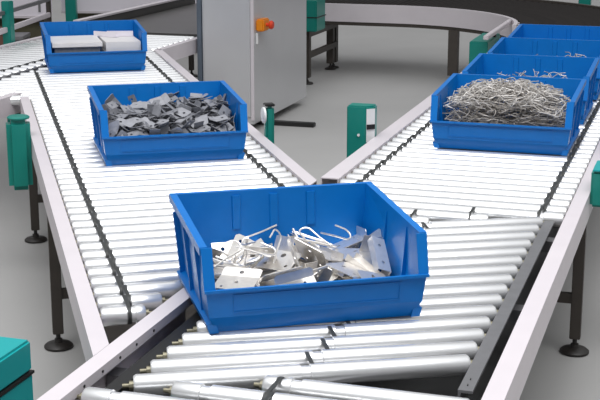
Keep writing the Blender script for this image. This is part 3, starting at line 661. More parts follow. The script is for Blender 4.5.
B2 = unpack("2,-476,545,1489,-296,-8,-77;1,-382,357,1367,279,44,143;1,484,368,1367,30,76,256;0,63,693,1438,-19,9,45;0,-1432,938,1496,-16,309,62;2,-883,430,1357,-23,24,-44;0,-1223,445,1341,292,-16,-34;1,-322,1871,1651,128,-34,-169;3,-384,1121,1435,307,-14,-118;0,1180,1062,1414,-32,-265,-167;1,2240,1801,1608,-213,-74,70;3,795,1370,1484,288,-40,58;1,908,696,1292,12,32,-122;0,-909,942,1352,-26,-18,217;3,937,340,1178,-26,35,-289;0,-1762,1217,1408,28,22,-60;3,-1393,245,1147,-271,-29,-3;1,-884,1543,1491,10,26,305;3,-1692,687,1253,-17,62,-23;0,1864,1263,1406,-17,16,-303;2,-65,1594,1479,266,40,8;3,-1639,1873,1551,308,-40,66;1,51,1398,1403,46,-274,20;2,23,218,1080,-115,-47,-37;0,1190,2552,1699,-268,-2,184;0,2158,2526,1690,275,12,87;2,-41,1791,1493,27,-36,-214;3,-759,1046,1285,-35,8,216;0,-1462,1706,1458,299,-27,-11;1,-774,334,1083,-5,10,-158;0,-1112,2177,1573,-17,3,-45;3,281,424,1101,-171,44,-66;3,-1947,2090,1537,10,42,74;2,702,1251,1309,-15,-13,156;3,629,678,1154,-146,84,-126;0,-1462,1112,1268,-27,-266,-89;1,-405,2486,1629,172,5,-42;2,-538,1489,1363,-20,263,165;1,1899,2100,1523,0,-289,-44;3,1149,2312,1576,-94,5,-135;0,561,2212,1548,-33,-286,-82;2,-1071,785,1167,1,-45,221;2,1242,1496,1348,-11,-25,240;3,1909,926,1196,-33,65,191;1,2213,364,1041,-4,-14,-314;0,-353,863,1173,-295,-18,144;3,360,1792,1420,-7,31,224;0,-1753,519,1078,-291,-5,-92;3,-2331,506,1074,-77,19,151;0,-2240,933,1187,-45,-50,118;1,-544,2329,1557,161,-32,-68;1,144,2290,1544,-12,42,301;2,141,1179,1243,23,-24,-276;2,-937,2050,1473,-17,-8,125;0,-884,1428,1299,-12,-277,-57;3,2296,1380,1282,-66,45,148;3,-2132,158,953,-107,-74,-50;2,743,2445,1560,152,-23,227;1,1518,2485,1569,293,-59,53;0,2456,1042,1181,115,-118,186;1,1965,1443,1281,24,39,-25;0,99,1104,1179,31,6,312;3,-1105,2698,1602,-23,-14,-305;1,-1470,1573,1297,-25,-309,75;1,1567,460,999,60,243,-164;3,-1949,2594,1564,184,-7,-181;1,443,215,924,-187,74,-65;3,-690,1960,1379,272,-42,-5;3,-482,849,1074,-18,-309,113;1,1322,1142,1151,81,-291,-42;1,1042,2011,1379,31,23,-108;2,1133,1538,1248,-22,-13,-192;3,-245,1737,1295,-14,-300,59;3,1934,691,1016,-62,276,39;0,-888,873,1062,-26,-274,-30;3,809,1505,1229,-14,-295,89;1,-813,310,903,-11,42,305;1,2331,3510,1754,-19,15,-1;1,955,3148,1642,112,117,143;1,2027,315,885,-4,14,311;0,80,899,1040,24,-3,-46;0,-877,3322,1685,-280,-9,-39;2,908,2688,1515,83,19,131;2,1052,395,902,41,-273,84;1,1616,1525,1199,274,-27,-169;1,839,1029,1066,124,-10,-230;1,-2514,2058,1340,-116,-122,-198;3,1070,963,1045,73,-279,39;3,2408,3275,1658,-24,6,-162;1,1800,3010,1587,-302,-70,-68;0,-1563,2302,1396,-302,-55,-99;2,1906,1099,1070,-311,-25,19;1,-1676,2628,1476,62,3,270;2,-922,2230,1369,-15,-15,230;3,51,197,825,134,-130,24;3,2496,2147,1342,150,4,-139;0,1328,424,880,127,-19,276;2,345,2262,1367,-18,-17,-228;3,-1374,991,1028,-35,-273,76;0,-44,3758,1755,58,-20,25;0,-1073,2809,1496,-21,1,310;3,-830,1816,1227,-6,-279,119;1,-840,1134,1042,-1,-261,-145;0,1481,694,923,120,35,-20;3,-1848,3617,1701,-63,-285,107;1,567,3924,1780,-296,-39,12;0,338,3175,1580,-243,6,133;1,-2108,1880,1234,164,-6,-142;2,-1810,2453,1381,284,9,48;0,1325,2349,1351,-5,-2,-41;1,-2011,1058,1005,-45,-241,74;1,-348,453,842,-208,0,-196;2,586,1999,1252,4,-56,-129;1,-1937,1203,1034,-63,59,-79;3,-376,3363,1609,-18,-18,81;1,451,1745,1177,-54,22,-20;2,213,1259,1047,299,13,124;0,1100,288,787,66,89,252;2,-418,2798,1456,25,13,-132;2,122,2222,1302,30,-13,115;0,-153,2273,1310,-15,-285,-33;0,-1499,515,839,65,39,-226;0,2127,3421,1613,8,-6,252;2,1916,2823,1450,5,287,-8;0,-1374,3096,1519,-28,51,-125;2,1216,2823,1444,-1,13,49;0,-2400,3127,1524,-129,-32,-133;0,-307,1542,1099,-293,10,16;3,2031,727,881,-92,50,286;1,-2282,600,845,75,59,-123;3,288,1589,1104,6,16,275;3,-845,1616,1103,2,37,87;0,1438,2068,1221,-4,-15,-94;3,-2199,2610,1365,-13,-113,-279;0,40,3228,1528,-13,-5,-174;1,-2160,3199,1520,-15,115,-34;1,1587,3133,1500,50,48,-272;0,2281,2304,1277,157,89,-130;0,1396,1592,1082,-11,-271,-65;0,-2450,1497,1054,-142,-29,142;3,-182,2759,1379,-13,41,282;0,-2538,2907,1417,-138,-115,-175;0,-872,3513,1568,-30,-7,183;0,813,2946,1416,-43,-23,-209;0,661,802,840,296,14,-119;0,-176,4022,1697,-293,-6,-99;3,-1478,3530,1565,267,24,-91;3,1290,1004,891,57,-310,-35;3,-1444,2349,1247,303,14,140;0,1616,4304,1767,-10,0,5;0,828,3397,1525,-62,31,-168;1,2119,1975,1145,103,-99,242;0,-2247,2336,1241,157,-29,-134;0,1979,1087,906,48,-15,-27;3,-1673,2139,1186,-27,-237,136;1,-1372,1950,1129,259,-14,-6;0,1860,2634,1310,-298,-4,-167;2,-306,2116,1166,282,35,-65;3,617,3361,1498,-231,-48,162;3,1283,2385,1237,11,29,243;2,2204,820,816,259,0,163;1,2427,2967,1384,-122,-69,-213;3,-1863,2059,1141,-27,-25,-181;1,-981,2495,1255,-13,29,206;3,2131,1518,991,-212,-94,164;2,2080,393,690,8,-47,-1;1,-2443,2407,1226,176,45,214;0,-77,3180,1427,8,29,-22;2,-1354,871,811,38,249,36;1,2474,1516,983,149,3,-143;2,-263,1078,863,26,35,-97;2,1785,2063,1125,258,46,-5;3,-511,3249,1437,-307,-24,-39;0,-1139,1619,1002,272,-51,-71;1,-556,682,752,25,20,-48;0,556,2776,1310,-39,33,-110;0,1793,4159,1678,-5,287,-72;2,887,1833,1056,18,261,-147;0,340,3967,1618,-297,-7,23;3,313,980,811,5,43,41;3,-1845,1694,998,251,-56,-109;0,56,1980,1074,24,39,78;2,-738,2413,1184,-12,-34,70;1,-1256,2171,1108,-17,86,127;2,1508,4251,1660,-10,-29,-23;0,320,4315,1677,16,-55,-153;0,-911,3439,1443,-20,-9,104;2,-2215,1523,931,138,-224,97;0,1037,2190,1105,7,-279,65;1,-1240,606,682,83,-95,186;0,1897,3487,1448,20,306,92;1,1502,3609,1480,118,-24,-140;3,-1573,3171,1363,19,-10,220;3,-2141,356,612,-57,96,280;2,248,616,674,-92,59,20;0,-734,1937,1025,17,17,-59;1,1086,834,729,-24,-250,-167;0,824,1710,961,27,35,211;1,129,471,626,57,-41,-237;0,148,3953,1550,-13,-299,-9;0,-251,2962,1273,-9,27,-218;2,-406,2514,1151,-2,-22,199;1,328,1445,865,19,57,-165;0,1537,1509,881,-16,53,-199;2,-747,1367,843,2,-21,-137;2,-1854,2660,1186,-2,-76,199;3,-267,1657,918,-288,-12,83;2,1849,2427,1123,9,-43,118;0,2057,1620,907,-27,-84,-308;1,-816,470,598,169,-74,15;1,1378,2928,1251,7,36,-306;0,916,2512,1136,-6,-22,-210;3,-724,1164,776,9,-300,126;1,1691,3902,1500,6,-205,252;3,2350,1886,962,-147,29,135;0,539,2873,1225,-47,-1,-215;2,-1216,3849,1483,-53,-41,-208;1,771,4630,1691,184,-199,-25;2,523,2249,1053,25,-10,84;0,973,2915,1227,-13,64,-33;1,186,2541,1124,3,29,226;2,1613,1771,916,-6,29,-179;1,-1566,1233,772,99,-256,114;2,-1068,3049,1253,-21,-15,-18;0,2162,793,647,-56,290,-67;2,2456,4209,1557,160,-44,-128;1,934,1390,802,-129,36,-17;1,-2276,1010,700,-85,12,123;0,-1701,2013,965,-6,54,34;3,632,1013,697,6,-306,128;0,-1823,4406,1600,167,-229,29;0,-435,4293,1567,-1,19,304;0,70,1005,688,-49,-263,5;3,-1249,4604,1646,145,-39,4;1,-617,3803,1432,57,31,-32;0,1750,440,530,-25,16,310;0,-1689,3551,1359,48,9,41;0,770,4137,1515,18,237,58;2,1644,932,657,-314,52,-2;2,386,1858,903,1,291,-8;1,777,425,514,17,-285,-11;3,2467,2121,964,-168,10,-184;1,1187,3913,1439,58,12,-34;0,-1281,227,456,-129,70,18;0,-1897,959,650,26,67,148;2,-1088,1369,759,71,263,-129;0,-895,3379,1295,9,25,186;0,1130,4152,1497,-29,-262,-118;2,-47,1320,741,10,-240,-96;1,871,3383,1290,-292,22,-97;2,-1851,2762,1124,11,49,-102;1,-1932,1279,728,60,-274,-85;1,-2323,835,607,-237,-43,-161;0,-928,2211,969,-23,288,47;0,-266,646,551,-33,44,-146;3,2470,2712,1095,-194,68,95;2,1592,2627,1062,51,-16,-47;0,-361,2917,1138,-12,-12,164;1,-243,4113,1456,-3,-282,-41;0,-2108,3783,1365,14,-13,226;2,381,1640,793,-308,27,125;0,243,3201,1204,-15,31,-88;3,314,3664,1324,-309,-6,95;3,-873,2733,1075,-273,-32,-91;0,-2133,4627,1580,169,264,6;3,280,2272,952,-24,18,308;0,-2255,3159,1187,-2,271,-147;0,1564,4603,1572,-120,-140,-40;1,2170,4108,1440,-13,28,213;3,389,4149,1450,-303,-43,-101;0,2142,3861,1370,0,-14,-57;0,-1707,1756,804,8,-280,169;0,1385,2011,870,-132,16,-231;1,-1038,2943,1110,29,43,-248;2,-535,1362,686,303,15,109;0,-275,771,528,304,53,-98;2,-2407,1680,763,126,213,124;1,1730,3023,1112,-286,-98,62;1,-422,2142,874,29,33,-114;2,-1032,1115,599,6,-309,156;0,2046,1835,790,105,39,129;0,867,900,540,-18,-280,-17;3,-2119,2222,892,-42,32,-50;0,1069,2417,937,-24,20,-150;0,1604,465,406,-21,3,314;1,-866,4438,1465,36,-239,-10;3,2219,3475,1207,-123,-60,-219;3,-1593,763,482,90,-248,-76;1,1685,1826,760,5,18,141;0,-398,2856,1032,16,10,-27;2,373,3925,1317,22,-44,-276;1,-1705,3099,1095,74,60,38;0,2416,3119,1099,127,-62,167;0,1412,1111,561,296,-10,-74;0,-427,3348,1156,-39,266,65;1,1841,1356,620,-311,-75,80;1,-1282,662,432,-199,-32,156;2,-1891,575,403,119,-241,103;2,-1415,1152,556,-74,-58,129;3,-2097,546,394,-94,-50,17;1,2143,2655,956,-49,-50,144;3,-12,2695,960,-3,7,122;0,2341,3375,1141,160,-76,-166;1,320,2935,1021,310,-51,93;1,1336,3526,1174,15,15,-263;1,1653,2862,996,20,99,-195;0,-519,1171,543,10,29,-213;2,-878,681,412,-120,-49,290;0,-2135,3529,1170,259,-9,-45;1,-1486,4243,1359,43,262,-166;0,620,2528,901,-2,-293,80;0,718,1537,635,-3,-278,-59;3,-374,3849,1245,16,39,274;3,-2114,3676,1194,56,4,276;1,-1818,377,314,157,25,-211;0,-321,2489,875,3,-307,131;2,357,3521,1150,-32,307,113;2,-1275,4293,1355,33,14,123;3,2047,3666,1187,49,28,126;1,-2172,4388,1375,-118,41,-265;0,702,2125,771,6,21,-27;3,1132,3922,1250,-266,10,-63;0,-1391,2565,887,-13,69,-238;1,285,436,319,-14,74,294;0,924,2811,952,-21,41,-138;2,872,521,338,-1,293,-80;1,-631,1781,674,87,88,-296;1,-1391,3548,1142,-31,-6,168;1,-66,1715,653,-11,28,-274;1,-1074,4044,1266,-280,-49,-143;3,-2004,3138,1023,-28,50,55;2,1371,1481,579,-17,-66,-148;3,-494,327,271,-127,13,-36;3,-1352,1483,578,-94,27,172;1,800,3632,1145,39,114,-64;3,1656,3542,1120,8,-279,5;1,-1805,4126,1275,0,-61,-210;0,-2028,2778,912,13,20,-46;0,-1034,1726,631,-25,-31,-204;2,-829,2049,711,-22,0,190;0,1149,4177,1277,70,22,-7;3,-82,3698,1149,-297,-19,54;3,-80,4104,1257,307,-28,-43;3,-234,4570,1380,-158,-41,-23;2,-1823,2257,762,36,-293,53;2,-543,2829,913,1,-8,-162;1,-810,766,360,-31,-213,-176;1,210,1080,443,35,-2,156;3,244,2265,755,-11,19,-246;0,2428,1152,457,126,-73,-119;1,1566,1666,591,3,62,84;1,-1803,1685,596,-55,298,-79;0,1618,796,356,-12,-297,88;1,-2118,1976,669,-116,-260,64;1,-230,2131,710,24,-295,36;2,1921,2218,733,5,-66,130;2,1538,2574,821,4,-6,215;3,-273,945,381,-22,306,107;3,1918,3905,1166,-37,-288,12;0,2102,4407,1297,-188,-35,-21;0,2450,3851,1148,169,29,167;3,-447,1558,536,304,-29,104;2,2345,2366,747,126,-123,-129;1,-1387,3545,1053,300,-28,79;3,2293,2948,891,-113,28,-152;1,1883,4386,1269,200,232,0;0,-1045,2355,727,-46,-20,104;2,-782,4320,1247,-15,11,44;2,1212,486,220,-286,4,1;3,-176,3037,899,-254,-44,50;2,-1265,2614,784,54,-27,-68;1,-2034,1720,544,131,-36,-200;2,-1133,1199,404,28,241,-52;1,-1776,910,323,-72,-289,89;3,-492,3545,1025,-15,-8,252;1,2113,1116,375,35,13,-71;1,934,966,331,13,31,174;2,2226,4549,1277,-152,64,25;0,579,665,238,299,3,-154;0,489,2323,680,-305,-23,78;0,1072,3245,924,-20,34,-287;2,-2068,773,260,65,-93,39;1,221,3465,977,-16,14,-260;3,-1899,2817,798,23,18,86;3,-2146,2544,725,-19,0,-266;0,1438,2533,719,-12,11,-310;2,-1196,1848,534,314,22,1;0,1711,516,178,-28,-301,4;2,205,1589,462,-5,-50,41;1,577,3811,1053,-16,61,41;3,1450,3359,930,54,23,-57;3,1198,1539,440,17,36,16;2,-1189,1090,318,36,273,-37;1,934,2110,589,26,-235,176;1,-2415,4226,1151,-130,-63,104;0,714,2804,765,3,3,216;3,-1061,3282,885,-20,12,-84;2,-426,4004,1073,25,-25,12;1,1968,3098,828,-9,11,149;1,-1058,1485,396,-1,83,160;1,-12,2657,707,-9,54,-281;3,-905,4201,1117,284,-11,156;0,2267,1564,413,-314,-131,-17;2,507,4590,1216,173,229,12;0,-2017,997,254,-72,-302,32;0,227,4196,1107,-51,-276,-27;3,-1530,4496,1181,108,37,-4;2,-1728,3159,820,-44,278,-9;2,887,1333,330,-25,-254,-31;3,-1474,577,124,314,-25,10;2,2080,1676,416,-14,20,286;2,58,567,119,0,-35,237;1,-1460,2140,537,55,50,-221;3,1740,2592,654,-14,-293,-135;1,424,1598,386,-51,33,148;2,235,2456,613,-307,10,-60;3,-1714,1317,309,-194,8,-23;3,1070,3895,994,-270,-45,120;2,-1384,3977,1015,121,25,-232;1,-2205,2886,723,-46,-297,13;0,1464,3637,923,-39,5,270;1,-1790,3810,969,9,-22,115;2,2133,4049,1031,0,6,-199;2,-2015,2418,596,-7,-310,-25;2,-1105,3855,976,-2,-3,83;2,-1700,1680,394,-8,-109,-1;1,1104,939,190,0,-267,121;0,1909,2320,554,14,18,-169;2,-2230,3260,804,-28,-15,118;0,2079,947,184,0,-277,-94;1,1048,4548,1144,-141,-20,300;1,3,2046,474,31,21,-73;2,158,2820,679,35,-12,-138;2,-708,1584,349,119,41,48;0,90,3199,779,-300,-61,105;1,-749,2996,724,-32,26,-250;2,1036,3105,751,274,1,150;2,-480,1215,247,-63,-55,167;3,-1046,2345,547,-12,63,-274;3,-292,3857,948,39,26,-62;3,-432,808,130,0,46,-249;0,-2183,4072,997,21,-3,119;1,534,3374,810,-305,-44,92;1,-1301,2835,664,23,-21,156;2,1859,3511,843,-32,-3,-304;1,1651,1452,293,290,-26,63;0,-785,2313,522,27,74,-194;0,1426,1470,292,32,17,-215;0,-1518,3277,773,-284,-31,52;0,1740,3059,714,-11,8,-11;1,678,1439,281,-96,30,-256;1,1332,2283,505,14,56,-114;2,489,820,114,0,-30,-261;1,-705,1148,201,0,95,-293;2,475,2107,454,13,227,160;1,-2267,1195,210,0,119,-137;2,1598,742,86,0,0,-136;3,2082,2111,450,289,9,51;0,188,1399,248,252,-10,-98;2,1146,2620,572,40,-17,-4;2,-772,3834,884,183,-76,128;2,-1251,1019,132,0,288,0;1,1561,4451,1043,-88,-14,310;3,2073,2921,634,-3,312,33;0,34,1655,291,52,37,174;0,2181,4122,947,0,23,-196;3,-1732,3967,893,11,4,106;0,1345,1796,308,-30,-8,70;0,-2232,1793,303,-32,-7,-157;0,-674,3034,633,-24,51,-223;1,250,3712,812,-27,84,-234;1,-339,2630,513,-17,25,-255;3,1640,1181,124,0,15,-296;0,-126,4007,877,-39,54,-238;1,1021,1856,300,92,65,-267;1,-487,3606,761,140,0,298;1,2360,2564,482,-101,90,194;2,136,4533,1005,159,-97,-13;1,605,4024,869,308,-39,121;3,568,2406,437,-64,39,-283;2,1230,2818,546,-14,14,-227;3,2408,1668,236,166,-2,182;0,-1141,1674,236,35,-14,74;0,1221,3633,758,16,31,-97;0,551,3073,608,-9,17,-183;0,-1586,3368,686,26,-2,77;2,-1670,1654,225,-7,-58,1;3,488,1809,266,-43,-22,191;1,-2169,2363,409,34,57,87;3,71,4182,891,-7,-197,-160;2,1601,4241,899,24,-248,98;3,-524,4368,932,91,-4,62;1,-152,1569,178,6,-16,-279;0,249,2204,344,-10,-255,-65;2,1552,4021,828,-81,63,39;0,-1218,3706,743,-248,-15,-102;1,955,2091,310,-33,74,151;0,-1762,2614,448,-53,1,235;3,-1458,2527,414,-9,-311,61;3,-1020,3802,750,-63,7,188;0,-660,2218,318,-2,57,274;3,-2412,3826,732,173,-75,-131;0,356,2971,503,-19,13,312;3,-217,3309,593,-36,30,-275;0,-1841,1425,89,0,0,267;1,2126,3720,701,59,47,11;1,-1220,4393,880,-49,-28,168;0,1281,2790,449,19,12,39;0,1961,2084,259,47,-7,157;1,-687,3336,592,-54,-238,107;1,978,4279,843,-8,72,25;0,-1788,4219,825,80,23,8;3,2094,3344,590,55,31,0;1,1823,2380,326,-50,-251,-20;2,-2144,3797,701,-73,-12,-55;3,-1040,2995,482,13,-3,289;3,-62,2887,453,-36,-290,98;0,-209,1527,89,0,0,-244;2,-386,4087,769,-69,-18,-300;0,-2223,1891,180,-280,-15,152;1,-1346,1974,190,0,-267,196;1,-2214,3296,540,-31,18,166;1,-1399,2140,224,-44,36,75;1,-2238,2266,256,62,17,242;2,-2119,3119,482,-280,23,-150;0,1383,3382,551,20,16,210;0,-1948,4406,822,-115,84,-252;2,54,2393,284,-16,-27,-246;2,1553,3972,705,61,52,218;3,481,2715,365,-48,10,-13;0,-983,2522,311,-3,294,8;1,2096,3897,672,-203,-7,40;0,716,3651,606,-2,0,167;1,-1855,3668,602,249,-39,-87;3,1395,3817,641,305,-7,26;1,1808,3642,593,-83,84,-223;2,201,3348,511,-20,219,89;3,2051,2915,394,19,77,-133;0,106,3688,600,-64,-252,-107;0,-62,2327,234,284,-4,-112;3,1309,1944,128,0,32,-152;0,-326,3011,412,-294,12,55;3,-827,1999,136,-5,31,225;3,240,4366,767,-143,271,56;3,1107,2582,283,-293,-43,-63;0,-208,2167,156,-16,-8,-243;1,1873,1956,98,0,0,294;1,-1853,3870,605,-78,47,-35;2,-1562,2663,274,-46,1,-239;1,-1632,3125,393,4,70,-309;0,1496,2938,334,-292,-10,-110;1,941,3621,516,2,-303,78;2,-1803,2415,192,-278,29,13;0,1164,3048,351,-13,312,-55;3,-2044,4503,734,172,-271,-11;1,770,3113,362,6,43,237;0,-1256,3132,366,311,-16,4;3,1011,4221,656,303,-5,-24;0,2443,3783,532,-107,209,-106;3,-399,3671,495,-13,15,231;3,-2418,3014,316,-150,18,-162;1,-1182,4272,649,-7,-8,70;0,1469,3496,437,0,-284,121;1,2035,4409,679,-104,103,-242;0,361,4069,585,156,74,-194;1,-757,4415,676,-32,-46,175;3,-848,3832,509,-52,66,-124;3,982,2398,124,0,-289,-143;0,-1640,4265,620,-94,308,67;2,-577,2438,132,0,288,135;0,-763,3446,393,312,44,19;1,589,2342,98,0,0,175;3,2067,2936,244,-37,-271,13;2,-279,4138,564,2,-77,245;0,1446,4470,645,124,-46,34;2,430,3453,369,6,23,-189;0,883,4169,559,11,-3,288;3,1871,2579,132,3,28,-3;0,-1967,2710,165,-5,-18,192;1,-2149,3265,307,-6,-303,24;3,-1159,4128,536,309,-4,122;2,-2233,4210,537,-63,-66,-228;2,-1036,2556,89,1,0,-181;0,-1212,3177,249,-2,14,-142;1,-324,2984,193,17,13,285;0,1772,3179,243,-313,15,-99;3,1639,4259,531,-114,96,23;3,1509,3968,440,12,26,269;0,350,3030,183,-17,3,186;2,-2113,3639,321,-25,13,159;2,1303,2989,145,14,-31,246;3,-1379,2923,119,0,1,-283;0,363,2812,89,0,0,10;2,1081,3021,132,-314,26,-12;0,-911,3034,134,-9,16,-29;2,-705,3413,228,305,56,11;0,85,4488,514,-190,77,-35;0,2168,3618,281,258,-31,-122;3,2071,3451,230,0,82,44;0,-366,2928,89,0,0,-163;1,-1549,3744,302,17,74,-218;2,-2406,3715,293,-165,1,183;2,2043,3867,329,44,-24,297;2,823,4250,430,20,-32,291;3,-114,4117,394,-10,25,36;1,1654,3366,190,0,-267,-104;3,-1762,3162,123,0,13,72;0,2375,4071,365,-175,-20,147;2,1105,3931,325,24,-22,-192;1,2136,4296,401,-314,47,-6;0,837,3512,188,-28,21,-295;0,-330,4438,433,-33,-151,-146;3,-1313,4035,325,255,16,196;2,1493,3699,200,51,297,71;2,-2166,3995,277,3,-48,-107;3,-2020,3596,159,19,23,-100;2,1535,4020,265,0,-19,-168;0,-180,3915,236,292,4,97;1,-1170,3852,210,0,119,292;1,527,4316,330,290,-89,13;1,93,3502,108,1,6,95;2,-1536,4498,365,146,23,-3;0,-752,4209,283,55,-279,-35;0,1313,4457,331,-142,-306,16;0,-396,4181,257,48,-1,301;3,-192,3759,121,0,4,-219;2,576,3820,132,0,288,-179;0,1280,4124,181,0,-314,17;1,-2241,4448,264,-146,0,-306;2,-1727,4289,219,258,13,-1;1,664,4030,149,-26,0,-22;1,-779,3880,98,0,0,312;2,-1808,3867,86,0,0,-138;2,1754,4218,126,0,-43,37", B2_KINDS)
put(B1, BRACKETS, BR_LABEL, bins[0], {k: 'bright ' + k.replace('_', ' ') + ' pieces in the foreground bin' for k in B1_KINDS})
B2_TOP, B2_LOW = B2[:290], B2[290:]
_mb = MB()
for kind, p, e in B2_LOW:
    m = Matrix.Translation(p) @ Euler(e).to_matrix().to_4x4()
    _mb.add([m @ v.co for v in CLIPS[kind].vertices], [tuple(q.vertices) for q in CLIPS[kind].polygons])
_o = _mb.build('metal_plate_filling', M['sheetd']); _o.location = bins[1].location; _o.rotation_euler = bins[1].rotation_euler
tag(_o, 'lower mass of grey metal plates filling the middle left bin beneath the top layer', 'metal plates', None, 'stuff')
put(B2_TOP, CLIPS, CL_LABEL, bins[1], {k: k.replace('_', ' ') + ' pieces in the middle left bin' for k in B2_KINDS})

# long wire hooks sticking out at the top of the pile
for k, (x, y, z, a, b_, yaw) in enumerate(((-.155, .25, .138, .5, -.30, .5), (-.10, .31, .140, -.6, .45, 2.6), (-.03, .30, .142, .9, -.5, 1.1), (-.075, .22, .132, .2, .25, -.4), (.15, .30, .140, .5, .35, .3), (.06, .33, .142, -.4, -.3, 2.0))):
    o = link('wire_hook', LONG_HOOK); o.matrix_world = Matrix.Translation(bins[0].location) @ Matrix.Rotation(bins[0].rotation_euler.z, 4, 'Z') @ Matrix.Translation((x, y, z)) @ Euler((a, b_, yaw)).to_matrix().to_4x4()
    tag(o, 'long wire hook standing up out of the bright parts in the foreground bin', 'hook', 'long wire hooks in the foreground bin')

# pale plates in the farthest left bin
def in_bin(i, x, y, z): return bins[i].matrix_basis @ Vector((x, y, z))
def plate_stack(kind, label, cat, i, x, y, z, w, d, h, m, rz=0, rx=0):
    o = MB().box(-w / 2, w / 2, -d / 2, d / 2, 0, h).build(kind, M[m], None, bevel=.0015)
    o.matrix_world = bins[i].matrix_basis @ Matrix.Translation((x, y, z)) @ Matrix.Rotation(rz, 4, 'Z') @ Matrix.Rotation(rx, 4, 'X')
    return tag(o, label, cat)
bpy.context.view_layer.update()
zz = .005
for h, m, lab in ((.045, 'sheetd', 'dark metal slab lowest under the pale board on the left in the top left bin'),
                  (.045, 'sheetd', 'grey metal slab in the middle under the pale board in the top left bin'),
                  (.040, 'sheetd', 'dark slab directly under the pale board in the top left bin')):
    plate_stack('metal_slab', lab, 'slab', 2, -.105, .215, zz, .25, .33, h, m); zz += h + .0005
plate_stack('pale_board', 'long pale board on the left in the top left bin', 'board', 2, -.105, .205, zz, .275, .35, .024, 'paper')
zz = .005
for h, m, lab in ((.050, 'paper', 'lowest pale block on the right in the top left bin'), (.050, 'paper', 'pale block second from below on the right in the top left bin'),
                  (.052, 'paper', 'topmost pale block on the right in the top left bin')):
    plate_stack('pale_block', lab, 'block', 2, .145, .215, zz, .195, .34, h, m, .03 if h > .051 else 0); zz += h + .0005
for k, (x, y, rx, lab) in enumerate(((.085, .30, .35, 'pale angle strip lying tilted across the blocks in the top left bin'), (.165, .315, .25, 'pale lilac strip at the back on the blocks in the top left bin'))):
    g = MB().prism([(-.02, 0), (.02, 0), (.02, .003), (-.017, .003), (-.017, .03), (-.02, .03)], 'y', -.075, .075)
    o = g.build('angle_strip', M['pale'])
    o.matrix_world = bins[2].matrix_basis @ Matrix.Translation((x, y, .1595)) @ Matrix.Rotation(.9 if k == 0 else 1.35, 4, 'Z')
    tag(o, lab, 'strip')

# tangled wire clips
rw = random.Random(5)
WIRES = []
for k in range(14):
    L = rw.uniform(.05, .10); rad = rw.uniform(.012, .03); tn = rw.choice((90, 150, 180, 220))
    pts = hook_pts(L, rad, tn, rw.uniform(.02, .05))
    pts = [(x, y + .25 * x * x / .1 * rw.choice((-1, 1)) * .3, z + rw.uniform(-.003, .003)) for x, y, z in pts]
    WIRES.append((wire_mesh('wire_clip', pts, 0.0018, M['wire' if k % 3 else 'wired'], 5), ))
def heap(x, y, top, edge):
    u = max(0, 1 - (x / .262) ** 2); v = max(0, 1 - ((y - .25) / .245) ** 2)
    return edge + (top - edge) * (u ** .45) * (v ** .5)
def fits(me, m, top, edge, lo, hi):
    for v in list(me.vertices)[::5]:
        p = m @ v.co
        if p.z < .008: return False
        s = .244 + .014 * p.z / .24
        if abs(p.x) > s or p.y > .444 + .02 * p.z / .24: return False
        if p.y < (.030 if p.z < .116 else .036): return False
        h = heap(p.x, p.y, top, edge)
        if p.z > h + .012 or (p.z < h - lo): return False
    return True
def wire_heap(i, n, n_fill, top, edge, label, group, fill_label, fill_name, x0=-.23):
    Bm = bins[i].matrix_basis
    done = 0; tries = 0
    while done < n and tries < 60000:
        tries += 1
        me = rw.choice(WIRES)[0]
        x = rw.uniform(x0, .23); y = rw.uniform(.05, .43)
        z = heap(x, y, top, edge) - rw.uniform(0, .03)
        m = Matrix.Translation((x, y, z)) @ Euler((rw.gauss(0, .5), rw.gauss(0, .35), rw.uniform(0, 6.28))).to_matrix().to_4x4()
        if not fits(me, m, top, edge, .07, 0): continue
        o = link('wire_clip', me); o.matrix_world = Bm @ m
        tag(o, label, 'wire clip', group); done += 1
    vs, fs = [], []; cnt = 0; tries = 0
    while cnt < n_fill and tries < 60000:
        tries += 1
        me = rw.choice(WIRES)[0]
        x = rw.uniform(-.23, .23); y = rw.uniform(.05, .43); hz = heap(x, y, top, edge)
        z = rw.uniform(.02, max(.03, hz - .025))
        m = Matrix.Translation((x, y, z)) @ Euler((rw.gauss(0, .4), rw.gauss(0, .3), rw.uniform(0, 6.28))).to_matrix().to_4x4()
        if not fits(me, m, top - .01, edge - .01, .4, 0): continue
        k = len(vs); vs += [tuple(m @ v.co) for v in me.vertices]; fs += [tuple(q + k for q in p.vertices) for p in me.polygons]; cnt += 1
    mb = MB(); mb.v, mb.f = vs, fs
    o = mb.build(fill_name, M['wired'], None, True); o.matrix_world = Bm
    tag(o, fill_label, 'wire heap', None, 'stuff')
wire_heap(3, 262, 900, .245, .125, 'thin bent steel wire clip on top of the tangle in the right-hand bin', 'wire clips on top of the right-hand bin',
          'mass of tangled dull steel wire clips filling the front right bin below the top layer', 'tangled_wire_clips')
wire_heap(4, 20, 260, .185, .09, 'bright wire clip in the second bin of the right-hand row', 'wire clips in the second right bin',
          'mass of tangled wire clips in the second bin of the right-hand row', 'tangled_wire_clips', -.18)
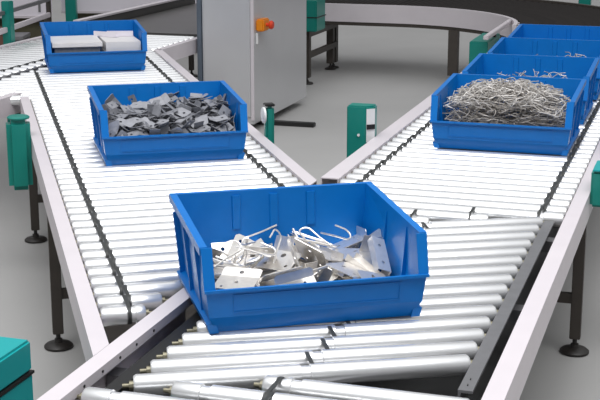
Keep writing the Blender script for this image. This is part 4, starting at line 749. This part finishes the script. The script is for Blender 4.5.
wire_heap(5, 16, 260, .185, .09, 'bright wire clip in the third bin of the right-hand row, at the right edge', 'wire clips in the third right bin',
          'mass of tangled wire clips in the third bin of the right-hand row', 'tangled_wire_clips', .06)


# ------------------------------------------------------------------ light and camera
wd = bpy.data.worlds.new('hall'); SC.world = wd; wd.use_nodes = True
nt = wd.node_tree; bg = nt.nodes['Background']; bg.inputs['Strength'].default_value = 1.0
tc = nt.nodes.new('ShaderNodeTexCoord'); sx = nt.nodes.new('ShaderNodeSeparateXYZ'); cr = nt.nodes.new('ShaderNodeValToRGB')
mr = nt.nodes.new('ShaderNodeMapRange'); mr.inputs['From Min'].default_value = -1
nt.links.new(tc.outputs['Generated'], sx.inputs[0]); nt.links.new(sx.outputs['Z'], mr.inputs['Value']); nt.links.new(mr.outputs['Result'], cr.inputs['Fac'])
e = cr.color_ramp.elements; e[0].position = .45; e[0].color = (.10, .10, .105, 1); e[1].position = .93; e[1].color = (1.0, 1.01, 1.03, 1)
e2 = e.new(.55); e2.color = (.20, .205, .21, 1); e3 = e.new(.76); e3.color = (.30, .305, .31, 1)
nt.links.new(cr.outputs['Color'], bg.inputs['Color'])
def area(name, loc, size, power, target, sy=None):
    d = bpy.data.lights.new(name, 'AREA'); d.energy = power; d.size = size; d.shape = 'RECTANGLE'; d.size_y = sy or size
    o = bpy.data.objects.new(name, d); COL.objects.link(o); o.location = loc
    o.rotation_euler = (Vector(target) - Vector(loc)).to_track_quat('-Z', 'Y').to_euler()
area('hall_lamp', (-1.2, 2.3, 6.0), 4, 210, (-.8, 4.2, 0), 4)
area('hall_lamp', (1.8, 2.0, 6.0), 4, 150, (1.0, 4.0, 0), 4)
cd = bpy.data.cameras.new('camera'); cam = bpy.data.objects.new('camera', cd); COL.objects.link(cam)
cd.sensor_width = 36; cd.lens = 78.0; cd.clip_end = 100
cam.location = (0, 0, 1.645); cam.rotation_euler = (math.radians(90 - 13.9117), 0, 0)
SC.camera = cam
SC.view_settings.view_transform = 'Standard'; SC.view_settings.look = 'None'
SC.view_settings.exposure = .05; SC.view_settings.gamma = 1; SC.view_settings.use_curve_mapping = False
